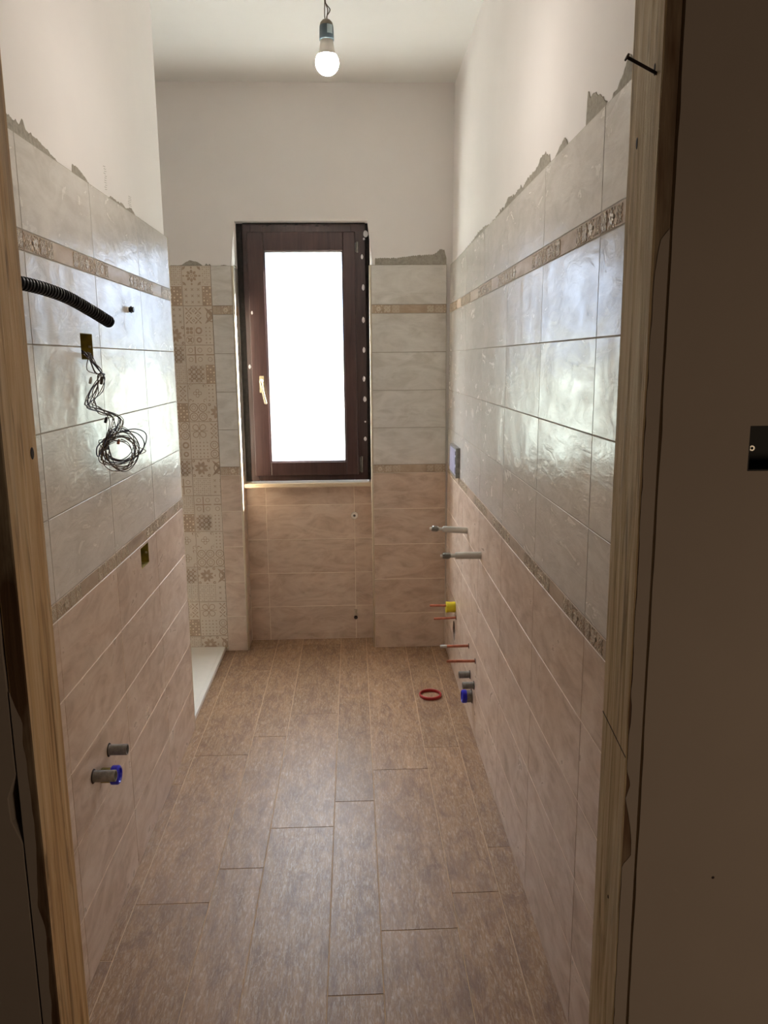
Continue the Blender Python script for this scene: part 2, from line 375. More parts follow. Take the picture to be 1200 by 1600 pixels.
def motif(k):
    o = []
    if k == 'flower':
        for i in range(8): o.append(petal(0, 0, i*PI/4, .1, .33, .075))
        o += ring_polys(0, 0, .04, .08, 12)
        for sx in (-1, 1):
            for sy in (-1, 1):
                o += ring_polys(.5*sx, .5*sy, .12, .2, 10); o.append(petal(sx*.5, sy*.5, math.atan2(-sy, -sx), .04, .2, .05))
        for i in range(4): o.append(petal(.5*math.cos(i*PI/2), .5*math.sin(i*PI/2), i*PI/2+PI, 0, .14, .05))
    elif k == 'crosses':
        for i in range(3):
            for j in range(3):
                x, y = -.33+.33*i, -.33+.33*j
                o.append(bar(x-.06, y-.06, x+.06, y+.06, .035)); o.append(bar(x-.06, y+.06, x+.06, y-.06, .035))
    elif k == 'lattice':
        for i in range(4):
            for j in range(4):
                x, y = -.375+.25*i, -.375+.25*j
                if (i+j) % 2 == 0: o += drng(x, y, .1, .19); o.append(diamond(x, y, .035))
                else: o += drng(x, y, .13, .2)
    elif k == 'quad':
        for i in range(4): o.append(petal(-.25, .25, PI/4+i*PI/2, .03, .24, .09))
        o += ring_polys(.25, .25, .1, .19); o += ring_polys(.25, -.25, .07, .15); o += ring_polys(-.25, -.25, .19, .22)
        for a in (0, 1, 2, 3): o.append(petal(-.25, -.25, PI/4+a*PI/2, .0, .17, .05))
        o.append(bar(-.5, 0, .5, 0, .02)); o.append(bar(0, -.5, 0, .5, .02))
    elif k == 'rings':
        for x in (-.25, .25):
            for y in (-.25, .25): o += ring_polys(x, y, .19, .24); o += ring_polys(x, y, .09, .12)
        for x in (-.5, 0, .5):
            for y in (-.5, 0, .5): o.append(diamond(x, y, .06))
    elif k == 'bone':
        for i in range(4):
            a = PI/4+i*PI/2; cx, cy = .29*math.cos(a), .29*math.sin(a)
            o += ring_polys(cx, cy, .13, .17, 16, a-2.4, a+2.4)
            o.append(bar(.08*math.cos(a+.7), .08*math.sin(a+.7), cx+.15*math.cos(a+2.3), cy+.15*math.sin(a+2.3), .04))
            o.append(bar(.08*math.cos(a-.7), .08*math.sin(a-.7), cx+.15*math.cos(a-2.3), cy+.15*math.sin(a-2.3), .04))
        o += ring_polys(0, 0, .07, .11, 12)
        for i in range(4): o.append(bar(.12*math.cos(i*PI/2), .12*math.sin(i*PI/2), .46*math.cos(i*PI/2), .46*math.sin(i*PI/2), .03))
    elif k == 'dots':
        for i in range(5):
            for j in range(5): o.append(disc(-.4+.2*i, -.4+.2*j, .035, 8) if (i+j) % 2 else diamond(-.4+.2*i, -.4+.2*j, .05))
    elif k == 'star':
        for i in range(8): o.append(petal(0, 0, PI/8+i*PI/4, .06, .4, .1 if i % 2 else .07))
        for sx in (-1, 1):
            for sy in (-1, 1):
                o += ring_polys(.42*sx, .42*sy, .03, .09, 10); o.append(diamond(.5*sx, 0, .09)); o.append(diamond(0, .5*sy, .09))
    elif k == 'rosette':
        for i in range(4):
            a = i*PI/2; o += ring_polys(.14*math.cos(a), .14*math.sin(a), .07, .1, 10, a-2.2, a+2.2)
            o.append(petal(0, 0, a+PI/4, .02, .13, .03))
        for sx in (-1, 1):
            for sy in (-1, 1):
                o += ring_polys(.4*sx, .4*sy, .06, .09, 10, 0, 4.5); o.append(petal(.46*sx, .3*sy, .8*sx, 0, .12, .03)); o.append(petal(.3*sx, .46*sy, -.8*sx, 0, .12, .03))
    elif k == 'fine':
        for i in range(9):
            for j in range(9):
                if (i*j+i+j) % 3: o.append(diamond(-.44+.11*i, -.44+.11*j, .032))
    elif k == 'cross':
        o.append(bar(-.45, 0, .45, 0, .07)); o.append(bar(0, -.45, 0, .45, .07))
        for x in (-.25, .25):
            for y in (-.25, .25): o += ring_polys(x, y, .1, .13, 14)
    elif k == 'leaf':
        for x in (-.25, .25):
            for y in (-.25, .25):
                for i in range(4): o.append(petal(x, y, PI/4+i*PI/2, .05, .26, .035))
                o.append(diamond(x, y, .05))
        for i in range(4): o += drng(.25*math.cos(i*PI/2), .25*math.sin(i*PI/2), .05, .09)
    elif k == 'darkdots':
        for i in range(6):
            for j in range(6):
                if (i+j) % 3: o.append(disc(-.42+.167*i, -.42+.167*j, .05 if (i+j) % 2 else .035, 8))
    elif k == 'bigx':
        o.append(petal(0, 0, PI/4, -.62, .62, .1)); o.append(petal(0, 0, -PI/4, -.62, .62, .1)); o += ring_polys(0, 0, .3, .36)
    return o
def clip(poly, lo, hi):
    for s, L_ in ((1, lo), (-1, hi)):
        q = []
        for i in range(len(poly)):
            a, b = poly[i], poly[(i+1) % len(poly)]; ia, ib = s*(a[0]-L_) >= 0, s*(b[0]-L_) >= 0
            if ia: q.append(a)
            if ia != ib: t = (L_-a[0])/(b[0]-a[0]); q.append((L_, a[1]+(b[1]-a[1])*t))
        poly = q
        if len(poly) < 3: return None
    return poly
def put_motif(bm, P, k, cu, cv, size, lo, hi, w, scl=.96, thick=0):
    for p in motif(k):
        p = [(min(.49, max(-.49, x)), min(.49, max(-.49, y))) for x, y in p]
        p = clip([(cu+x*size*scl, cv+y*size*scl) for x, y in p], lo, hi)
        if not p: continue
        ar = abs(sum(p[i][0]*p[(i+1) % len(p)][1]-p[(i+1) % len(p)][0]*p[i][1] for i in range(len(p))))
        if ar < 1e-8: continue
        top = [bm.verts.new(P(x, y, w+thick)) for x, y in p]
        try: bm.faces.new(top)
        except ValueError: continue
        if thick:
            low = [bm.verts.new(P(x, y, w-.0004)) for x, y in p]; n_ = len(p)
            for i in range(n_): bm.faces.new((top[i], top[(i+1) % n_], low[(i+1) % n_], low[i]))
def band_relief(bm, P, u0, u1, v0, v1, j0, length=.5):
    s = v1-v0; kinds = ['leaf', 'star', 'lattice', 'rings', 'flower']
    j = math.floor((u0-j0)/length)
    while j0+j*length < u1:
        a = j0+j*length; n = int(length/s)
        for i in range(n):
            if 4 <= i <= n-5 or i in (3, n-4) and j % 2: continue
            cu = a+(i+.5)*length/n
            if cu-s/2 > u1 or cu+s/2 < u0: continue
            put_motif(bm, P, kinds[(i+3*j) % 5], cu, (v0+v1)/2, s, u0+.001, u1-.001, .0002, .86, .0013)
        j += 1

def rows(P, js, bands, lo=True, hi=True):
    """three tile fields between consecutive vertical joints js"""
    A, B, D_ = bmesh.new(), bmesh.new(), bmesh.new()
    for u0, u1 in zip(js, js[1:]):
        if hi: tiles(A, P, [(u0, u1, a, b) for a, b in HI])
        if lo: tiles(B, P, [(u0, u1, a, b) for a, b in LO])
        tiles(D_, P, [(u0, u1, a, b) for a, b in bands])
    return A, B, D_

# ------------------------------------------------------------------ FLOOR
bm = bmesh.new(); slab(bm, PFl, -1.7, .7, 1.0, 4.6, -.12, -.0012); fl = link('floor', bm, M['grout_fl'], kind='structure')
bm = bmesh.new(); cols = [(-.83, -.68, [3.746, 2.844, 1.926]), (-.68, -.456, [3.985, 3.065, 2.15, 1.24]), (-.456, -.311, [4.157, 3.223, 2.31, 1.39]),
    (-.311, -.09, [4.354, 3.439, 2.529, 1.62]), (-.09, .056, [3.607, 2.687, 1.773]), (.056, .278, [3.842, 2.911, 2.003]), (.278, .425, [4.004, 3.085, 2.155, 1.24]), (.425, .57, [4.21, 3.294, 2.379, 1.46])]
for u0, u1, js in cols:
    js = sorted(js+[1.0, 4.56])
    tiles(bm, PFl, [(u0, u1, a, b) for a, b in zip(js, js[1:])], gap=.0028, ch=.0007, back=-.008)
link('plank_tiles', bm, M['floor'], fl)

# ------------------------------------------------------------------ LEFT WALL (partition ending at the shower)
YE = 3.325
bm = bmesh.new(); slab(bm, PLw, 1.05, YE-.012, 0, CEIL, -.115, -.0105, 4); wl = link('wall_left', bm, M['plaster'], kind='structure')
jl = [1.055, 1.341, 1.841, 2.341, 2.841, YE]
A, B, D_ = rows(PLw, jl, BD)
lt_hi = link('pale_tiles', A, M['tile_hi'], wl); lt_lo = link('taupe_tiles', B, M['tile_lo'], wl); lt_b = link('border_tiles', D_, M['band'], wl)
bm = bmesh.new(); slab(bm, PLw, 1.052, YE-.002, 1.0, 2.09, -.0104, -.0012); lg_hi = link('grey_grout', bm, M['grout_hi'], wl)
bm = bmesh.new(); slab(bm, PLw, 1.052, YE-.002, 0, 1.0, -.0104, -.0012); lg_lo = link('light_grout', bm, M['grout_lo'], wl)
bm = bmesh.new()
for a, b in BD: band_relief(bm, PLw, 1.7, YE, a, b, 1.841)
link('border_relief', bm, M['band_relief'], wl)
bm = bmesh.new()
slab(bm, lambda u, v, w: Vector((XL(YE)+u, YE+w, v)), -.115, -.0, 0, 2.09, -.011, 0.0)
link('end_tiles', bm, M['tile_hi'], wl)
bm = bmesh.new(); tube(bm, [(XL(YE)-.004, YE-.003, z) for z in (0.005, 2.09)], .0052, 10); link('trim_1', bm, M['trim'], kind='structure', smooth=True)

# ------------------------------------------------------------------ RIGHT WALL
bm = bmesh.new(); slab(bm, PRw, 1.05, 4.30, 0, CEIL, -.13, -.0105, 6); wr = link('wall_right', bm, M['plaster'], kind='structure')
jr = [1.055, 1.152, 1.652, 2.152, 2.652, 3.152, 3.652, 4.152, 4.284]
A, B, D_ = rows(PRw, jr, BD)
rt_hi = link('pale_tiles', A, M['tile_hi'], wr); rt_lo = link('taupe_tiles', B, M['tile_lo'], wr); rt_b = link('border_tiles', D_, M['band'], wr)
bm = bmesh.new(); slab(bm, PRw, 1.052, 4.286, 1.0, 2.09, -.0104, -.0012, 6); rg_hi = link('grey_grout', bm, M['grout_hi'], wr)
bm = bmesh.new(); slab(bm, PRw, 1.052, 4.286, 0, 1.0, -.0104, -.0012, 6); rg_lo = link('light_grout', bm, M['grout_lo'], wr)
bm = bmesh.new()
for a, b in BD: band_relief(bm, PRw, 1.4, 4.28, a, b, 1.652)
link('border_relief', bm, M['band_relief'], wr)

# ------------------------------------------------------------------ BACK WALL with window niche
X0, X1, ZW = -.61, .10, 2.324
bm = bmesh.new()
YB = DB+.0105; YO = 4.505
def bx(*a): box(bm, *a)
bx(-1.75, X0-.0105, YB, YO, 0, 2.09); bx(X1+.0105, .66, YB, YO, 0, 2.09)
bx(X0-.0105, X1+.0105, DN+.0105, YO, 0, .915)
bx(X0-.0105, -.575, DN+.02, YO, .915, 2.32); bx(.083, X1+.0105, DN+.02, YO, .915, 2.32)
wb = link('wall_back', bm, M['plaster'], kind='structure')
# upper part, one slab with a rounded opening
bm = bmesh.new(); pts = [(-1.75, 2.09), (X0+.004, 2.09), (X0+.004, ZW), (X1+.003, ZW), (X1+.003, 2.09), (.66, 2.09), (.66, CEIL), (-1.75, CEIL)]
f0 = [bm.verts.new((x, YB, z)) for x, z in pts]; f1 = [bm.verts.new((x, YO, z)) for x, z in pts]
bm.faces.new(f0); bm.faces.new(f1[::-1])
for i in range(8): bm.faces.new((f0[i], f1[i], f1[(i+1) % 8], f0[(i+1) % 8]))
bm.edges.ensure_lookup_table()
es = [e_ for e_ in bm.edges if {e_.verts[0], e_.verts[1]} in ({f0[1], f0[2]}, {f0[2], f0[3]}, {f0[3], f0[4]})]
bmesh.ops.bevel(bm, geom=es, offset=.014, segments=5, affect='EDGES', profile=.5)
o = link('upper_plaster', bm, M['plaster'], wb, smooth=True); sharp(o, 30)
# tiles: right of the niche, left strip, niche back, reveals
AL, BL, DL = bmesh.new(), bmesh.new(), bmesh.new(); G1, G2, RB = bmesh.new(), bmesh.new(), bmesh.new()
def field(P, u0, u1, js, rv=None, lo=True, hi=True, relief=True, zmax=9, j0=None):
    js = [u0]+js+[u1]
    for a, b in zip(js, js[1:]):
        if hi: tiles(AL, P, [(a, b, c, d) for c, d in HI])
        if lo: tiles(BL, P, [(a, b, c, min(d, zmax)) for c, d in LO if c < zmax-.01])
        if hi: tiles(DL, P, [(a, b, c, d) for c, d in BD])
    if hi: slab(G1, P, u0, u1, 1.0, 2.09, -.0104, -.0012)
    if lo: slab(G2, P, u0, u1, 0, min(1.0, zmax), -.0104, -.0012)
    if hi and relief:
        for c, d in BD: band_relief(RB, P, u0, u1, c, d, j0 if j0 is not None else u0)
field(PBw, X1+.006, .5015, [], j0=.075)
field(PBw, -.722, X0-.006, [])
field(PNw, X0+.001, X1-.001, [-.501, -.001], hi=False, zmax=.912)
def PRevL(u, v, w): return Vector((X0+w, u, v))
def PRevR(u, v, w): return Vector((X1-w, u, v))
field(PRevL, DB+.006, DN-.0005, [], relief=False); field(PRevR, DB+.006, DN-.0005, [], relief=False)
link('pale_tiles', AL, M['tile_hi'], wb); link('taupe_tiles', BL, M['tile_lo'], wb); link('border_tiles', DL, M['band'], wb)
link('grey_grout', G1, M['grout_hi'], wb); link('light_grout', G2, M['grout_lo'], wb); link('border_relief', RB, M['band_relief'], wb)
for i, (x, nm) in enumerate(((X0-.0005, 'trim_2'), (X1+.0005, 'trim_3'))):
    bm = bmesh.new(); tube(bm, [(x, DB+.0045, z) for z in (.003, 2.088)], .0065, 12); link(nm, bm, M['trim'], kind='structure', smooth=True)
# patchwork tiles of the shower
def PBd(u, v, w): return Vector((u, DB-w, v))
bm = bmesh.new(); ucols = [-1.672, -1.472, -1.272, -1.072, -.872, -.7225]
vr = [2.09-.2*i for i in range(11)]+[0.0]
for u0, u1 in zip(ucols, ucols[1:]):
    for v1, v0 in zip(vr, vr[1:]): tiles(bm, PBd, [(u0, u1, v0, v1)], gap=.003, back=-.009)
link('patchwork_tiles', bm, M['deco'], wb)
bm = bmesh.new(); slab(bm, PBd, -1.74, -.7225, 0, 2.09, -.0104, -.0012); link('brown_grout', bm, M['deco_ink'], wb)
main = ['flower', 'crosses', 'leaf', 'quad', 'cross', 'lattice', 'rosette', 'rings', 'bone', 'dots', 'star', 'fine', 'cross', 'lattice', 'rosette', 'rings', 'star', 'fine', 'bone', 'dots', 'star']
half = ['fine', 'darkdots', 'bigx', 'dots', 'cross', 'darkdots', 'dots', 'star', 'leaf', 'rings', 'bigx', 'crosses', 'cross', 'dots', 'dots', 'rings', 'bigx', 'crosses', 'leaf', 'rings', 'bigx']
left = ['fine', 'darkdots', 'crosses', 'star', 'lattice', 'fine', 'leaf', 'darkdots', 'rings', 'quad', 'lattice', 'cross', 'fine', 'darkdots', 'rosette', 'rosette', 'lattice', 'fine', 'leaf', 'darkdots', 'fine']
dark_cells = []
ink, pale, drk = bmesh.new(), bmesh.new(), bmesh.new()
for i in range(21):
    cv = 2.09-.05-.1*i; kz = main+main
    for (cu, k, lo_, hi_) in ((-.822, main[i], -.87, -.7725), (-.722, half[i], -.7725, -.7245), (-.922, left[i], -.97, -.874), (-1.022, kz[i+5], -1.07, -.972), (-1.122, left[(i*7+3) % 21], -1.17, -1.074),
                              (-1.222, kz[i+9], -1.27, -1.172), (-1.322, main[(i*5+2) % 21], -1.37, -1.274), (-1.422, half[(i*4+1) % 21], -1.47, -1.372), (-1.522, kz[i+3], -1.57, -1.474)):
        if k == 'darkdots':
            v0_, v1_ = max(cv-.0485, .0), cv+.0485
            drk.faces.new([drk.verts.new(PBd(*c, .0003)) for c in ((lo_+.001, v0_), (hi_-.001, v0_), (hi_-.001, v1_), (lo_+.001, v1_))])
            put_motif(pale, PBd, k, cu, cv, .1, lo_, hi_, .0006)
        else: put_motif(ink, PBd, k, cu, cv, .1, lo_, hi_, .0004)
link('brown_pattern', ink, M['deco_ink'], wb); link('brown_squares', drk, M['deco_ink'], wb); link('cream_pattern', pale, M['deco_pale'], wb)

# ------------------------------------------------------------------ adhesive smears above the tile edge
def smear(P, prof, parent, amp=.006, teeth=0, thick=.0022, base=None, step=.004):
    bm = bmesh.new(); us = [p[0] for p in prof]; n = max(6, int(abs(us[-1]-us[0])/step)); sd = R.uniform(0, 99); prev = None
    for i in range(n+1):
        u = us[0]+(us[-1]-us[0])*i/n
        for a, b in zip(prof, prof[1:]):
            if min(a[0], b[0]) <= u <= max(a[0], b[0])+1e-9: t = (u-a[0])/(b[0]-a[0]); h = a[1]+(b[1]-a[1])*t; b0 = (a[2]+(b[2]-a[2])*t) if len(a) > 2 else 2.0905; break
        h += amp*(mnoise.noise((u*60+sd, 0, 0))+.6*mnoise.noise((u*190+sd, 3, 0)))
        if teeth: h += .0045*abs(math.sin(u*PI/teeth))
        h = max(h, b0+.0008)
        cur = (bm.verts.new(P(u, b0, .0002)), bm.verts.new(P(u, b0, thick)), bm.verts.new(P(u, h-.0015 if h-b0 > .003 else h, thick*(.6+.5*abs(mnoise.noise((u*80, 5, sd)))))), bm.verts.new(P(u, h, .0002)))
        if prev:
            for k in range(3): bm.faces.new((prev[k], cur[k], cur[k+1], prev[k+1]))
        prev = cur
    return link('adhesive_smear', bm, M['cement'], parent)
off = -.0105
PLs = lambda u, v, w: PLw(u, v, off+w); PRs = lambda u, v, w: PRw(u, v, off+w); PBs = lambda u, v, w: PBw(u, v, off+w)
smear(PLs, [(1.70, 2.125), (1.82, 2.124), (1.90, 2.121), (1.925, 2.135), (1.94, 2.118), (2.0, 2.116), (2.08, 2.106), (2.15, 2.093), (2.17, 2.091)], wl, .006)
smear(PLs, [(2.24, 2.091), (2.245, 2.116), (2.28, 2.118), (2.33, 2.11), (2.40, 2.091)], wl, .005)
smear(PLs, [(2.56, 2.0915), (2.60, 2.105), (2.66, 2.1), (2.72, 2.106), (2.76, 2.097), (2.83, 2.112), (2.88, 2.094), (3.0, 2.096), (3.1, 2.093), (3.28, 2.094)], wl, .0045)
def strokes(P, u, v, n, du, dv, parent):        # faint comb marks of the trowel
    bm = bmesh.new()
    for i in range(n):
        c = u+R.uniform(-.006, .006); z = v+dv*i
        tube(bm, [P(c, z, .0003), P(c+du, z+.002+R.uniform(-.001, .001), .0003)], .0006, 5)
    link('trowel_marks', bm, M['cement'], parent)
strokes(PLs, 2.54, 2.112, 11, .02, .0065, wl); strokes(PLs, 2.80, 2.108, 7, .035, .006, wl)
smear(PRs, [(1.40, 2.13), (1.515, 2.129), (1.55, 2.145), (1.6, 2.112), (1.66, 2.097), (1.68, 2.092)], wr, .006)
smear(PRs, [(1.675, 2.10), (1.70, 2.118), (1.76, 2.145), (1.80, 2.150), (1.818, 2.165), (1.824, 2.095)], wr, .006)
smear(PRs, [(1.97, 2.0915), (1.985, 2.112), (2.01, 2.122), (2.05, 2.112), (2.11, 2.096), (2.125, 2.0915)], wr, .004)
smear(PRs, [(2.14, 2.094), (2.155, 2.115), (2.2, 2.134), (2.26, 2.135), (2.30, 2.12), (2.44, 2.117), (2.5, 2.105), (2.52, 2.118), (2.62, 2.11), (2.73, 2.125), (2.8, 2.104), (2.84, 2.11), (2.97, 2.10), (3.1, 2.098), (3.2, 2.11), (3.4, 2.112), (3.6, 2.10), (3.83, 2.098)], wr, .009)
smear(PBs, [(.127, 2.117), (.132, 2.122), (.24, 2.122), (.34, 2.134), (.43, 2.139), (.452, 2.15), (.47, 2.168), (.49, 2.16), (.5, 2.12)], wb, .003, teeth=.0115, step=.0015)
smear(PBs, [(-.93, 2.093), (-.87, 2.094), (-.858, 2.105), (-.83, 2.118), (-.80, 2.113), (-.78, 2.104), (-.765, 2.093)], wb, .003, step=.002)
smear(PBs, [(-.752, 2.092), (-.745, 2.103), (-.735, 2.093), (-.728, 2.101), (-.72, 2.092)], wb, .001, step=.002)
smear(PBs, [(-.67, 2.092), (-.655, 2.095), (-.64, 2.092)], wb, .001, step=.002)
smear(lambda u, v, w: Vector((X0+.004+w, u, v)), [(4.30, 2.096), (4.34, 2.097), (4.4, 2.1)], wb, .001, step=.002)

# ------------------------------------------------------------------ other shell walls
def wallbox(nm, mat, *a):
    bm = bmesh.new(); box(bm, *a); return link(nm, bm, mat, kind='structure')
wallbox('ceiling', M['ceiling'], -1.75, .68, 1.05, 4.505, CEIL, CEIL+.15)
wallbox('wall_shower_side', M['plaster'], -1.75, -1.65, 2.2, 4.3, 0, CEIL)
wallbox('wall_shower_front', M['plaster'], -1.75, XL(3)-.114, 2.2, 2.3, 0, CEIL)
# door wall, with a rough opening; its edges towards the timber are uneven
DY0, DY1 = .95, 1.05
OL, OR_, OT = -.4375, .3725, 2.12
def doorwall():
    bm = bmesh.new()
    def piece(xs, x_far, sgn, z0, z1):
        n = 90; prev = None
        for i in range(n+1):
            z = z0+(z1-z0)*i/n; j = .0022*mnoise.noise((z*14, xs*9, 0))+.0014*mnoise.noise((z*55, xs, 2))
            if sgn < 0 and abs(z-1.03) < .028: j += .012
            x = xs+sgn*abs(j)
            cur = [bm.verts.new((x+sgn*.001, DY0, z)), bm.verts.new((x_far, DY0, z)), bm.verts.new((x_far, DY1, z)), bm.verts.new((xs, DY1, z)), bm.verts.new((x, DY0+.002, z))]
            if prev:
                for k in range(5): bm.faces.new((prev[k], cur[k], cur[(k+1) % 5], prev[(k+1) % 5]))
            else: bm.faces.new(cur)
            prev = cur
        bm.faces.new(prev[::-1])
    piece(OR_, 1.9, 1, 0, CEIL); piece(OL, -1.9, -1, 0, CEIL)
    box(bm, OL, OR_, DY0, DY1, OT, CEIL)
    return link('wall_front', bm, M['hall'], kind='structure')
wf = doorwall()
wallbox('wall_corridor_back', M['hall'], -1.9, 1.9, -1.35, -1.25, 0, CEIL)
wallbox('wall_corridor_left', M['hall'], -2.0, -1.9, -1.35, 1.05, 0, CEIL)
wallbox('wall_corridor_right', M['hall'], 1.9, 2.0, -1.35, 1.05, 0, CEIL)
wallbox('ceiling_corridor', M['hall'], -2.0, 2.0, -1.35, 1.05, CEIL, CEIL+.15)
wallbox('floor_corridor', M['hallfloor'], -2.0, 2.0, -1.35, 1.0, -.12, 0)
wallbox('wall_outside', M['render'], -3.4, -1.75, 4.4, 4.505, -3, 3.3)
bm = bmesh.new(); n = 24
g = [[bm.verts.new((-60+5*i, 4.9+4.4*j, -3.0+.15*mnoise.noise((i*.5, j*.5, 0))+(.02*j*j*.25))) for j in range(n+1)] for i in range(n+1)]
for i in range(n):
    for j in range(n): bm.faces.new((g[i][j], g[i+1][j], g[i+1][j+1], g[i][j+1]))
link('ground', bm, M['grass'], kind='structure', smooth=True)
bm = bmesh.new(); box(bm, -9, 9, 4.6, 12.0, -3.1, -2.72); link('ground_bounce_slab', bm, M['bounce_slab'], kind='structure')  # unseen pale slab, added to bounce sunlight up onto the ceiling

# ------------------------------------------------------------------ DOOR LINING (raw timber subframe)
door = empty('door_1', (-.03, 1.0, 0), 'structure')
def board(nm, x0, x1, y0, y1, z0, z1, mat, seed):
    bm = bmesh.new(); n = 70; prev = None
    for i in range(n+1):
        z = z0+(z1-z0)*i/n
        def jit(k, a=.0014): return a*mnoise.noise((z*11+seed, k*7.3, 0))+a*.6*mnoise.noise((z*45+seed, k*3.1, 1))
        ch = .0015
        c = [(x0+ch+jit(1), y0), (x1-ch, y0+jit(2, .0006)), (x1, y0+ch), (x1, y1-ch), (x1-ch, y1+jit(3)), (x0+ch, y1+jit(4)), (x0, y1-ch+jit(5)), (x0, y0+ch)]
        cur = [bm.verts.new((x, y, z)) for x, y in c]
        if prev:
            for k in range(8):
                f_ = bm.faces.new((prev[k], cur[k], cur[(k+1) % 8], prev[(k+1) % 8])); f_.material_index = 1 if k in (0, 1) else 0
        else: bm.faces.new(cur)
        prev = cur
    bm.faces.new(prev[::-1])
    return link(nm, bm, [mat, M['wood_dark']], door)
# right jamb: lower and upper lengths meet in a slanting joint
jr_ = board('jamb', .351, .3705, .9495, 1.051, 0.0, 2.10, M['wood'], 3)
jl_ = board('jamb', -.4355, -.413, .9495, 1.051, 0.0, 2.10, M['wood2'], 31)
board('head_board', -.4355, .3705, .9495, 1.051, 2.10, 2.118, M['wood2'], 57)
bm = bmesh.new(); prism(bm, [(.3505, .951, 1.087), (.3505, .951, 1.0885), (.3505, 1.049, 1.108), (.3505, 1.049, 1.1065)], (.0015, 0, 0)); link('joint_line', bm, M['rust'], door)
# knot holes and dark grain marks on the jambs
def knot(x, y, z, ry, rz, sx):
    bm = bmesh.new(); lathe(bm, (x, y, z), (sx, 0, 0), [(0, .0004), (.4, .0006), (.8, .0007), (1.0, .0002)], 18)
    for v in bm.verts: v.co = Vector((v.co.x, y+(v.co.y-y)*ry, z+(v.co.z-z)*rz))
    link('knot', bm, M['rust'], door, smooth=True)
knot(-.413, 1.033, 1.490, .006, .008, 1); knot(.351, .972, 1.927, .0025, .007, -1); knot(.351, .99, .853, .002, .003, -1); knot(.351, 1.02, 1.86, .003, .007, -1)
# plaster dragged over the front edge of the timber
def dragged(xa, xb, prof, nm='plaster_smear'):
    bm = bmesh.new(); prev = None; z0, z1 = prof[0][0], prof[-1][0]; n = int((z1-z0)/.006)
    for i in range(n+1):
        z = z0+(z1-z0)*i/n
        for a, b in zip(prof, prof[1:]):
            if a[0] <= z <= b[0]+1e-9: c = a[1]+(b[1]-a[1])*(z-a[0])/(b[0]-a[0]); break
        c = min(.97, max(.03, c+.12*mnoise.noise((z*35, xa*50, 0)))); x = xb+(xa-xb)*c
        cur = (bm.verts.new((xb, .9493, z)), bm.verts.new((xb, .9484, z)), bm.verts.new((x, .9488, z)), bm.verts.new((x, .9493, z)))
        if prev:
            for k in range(3): bm.faces.new((prev[k], cur[k], cur[k+1], prev[k+1]))
        prev = cur
    link(nm, bm, M['hall'], door)
dragged(.3525, .370, [(.4, .97), (.93, .97), (.945, .3), (.99, .5), (1.03, .97), (1.05, .6), (1.07, .97), (1.16, .9), (1.2, .97), (1.5, .95), (1.7, .9), (1.74, .6), (1.75, .03)])
dragged(-.4145, -.435, [(.4, .5), (.7, .5), (.85, .8), (.9, .45), (1.02, .7), (1.16, .55), (1.2, .03)])
# nail
nl = empty('nail', (.351, .966, 1.921))
P0 = Vector((.352, .966, 1.9205)); P1 = Vector((.3165, .966, 1.9375)); ax = (P1-P0)
bm = bmesh.new(); tube(bm, [P0-ax*.35, P1], .0019, 10); link('shank', bm, M['rust'], nl, smooth=True)
bm = bmesh.new(); lathe(bm, P1-ax.normalized()*.0005, ax, [(0, 0), (.0042, 0), (.0045, .0008), (.004, .0018), (0, .002)], 14); link('head', bm, M['rust'], nl)
tag(nl, 'long rusty nail sticking out of the right raw timber door jamb', 'nail')
# recessed switch box of the corridor wall
def wall_box(nm, P, u0, u1, v0, v1, depth, mat, label, cat, walls, lipw=.0025):
    """open box let into a wall: liner with a rim; walls get cut"""
    bm = bmesh.new(); slab(bm, P, u0, u1, v0, v1, -depth-.004, .02); cut(walls, bm)
    e_ = empty(nm, P((u0+u1)/2, v0, -depth)); tk = .0018
    bm = bmesh.new()
    slab(bm, P, u0, u1, v0, v1, -depth, -depth+tk); slab(bm, P, u0, u0+tk, v0, v1, -depth, -.0005); slab(bm, P, u1-tk, u1, v0, v1, -depth, -.0005)
    slab(bm, P, u0+tk, u1-tk, v0, v0+tk, -depth, -.0005); slab(bm, P, u0+tk, u1-tk, v1-tk, v1, -depth, -.0005)
    link('box_shell', bm, mat, e_)
    du = (u1-u0)*.5
    for s in (-1, 1):
        bm = bmesh.new(); c = P((u0+u1)/2+s*(du-.006), (v0+v1)/2, -.006); d = (P(0, 0, 1)-P(0, 0, 0))
        lathe(bm, c, d, [(0, -.004), (.0035, -.004), (.0035, .002), (.0018, .002), (.0018, -.003)], 12)
        link('screw_lug', bm, M['brass'] if mat is M['olive'] else M['steel'], e_)
    return tag(e_, label, cat)
PHall = lambda u, v, w: Vector((u, DY0-w, v))
wall_box('electrical_box', PHall, .4835, .59, 1.4655, 1.521, .045, M['inside'], 'dark empty electrical box let into the dim corridor wall right of the door', 'electrical box', [wf])
bm = bmesh.new(); lathe(bm, (.480, DY0, .907), (0, -1, 0), [(0, .0006), (.0015, .0006), (.0022, 0)], 10); link('wall_speck', bm, M['rust'], wf)

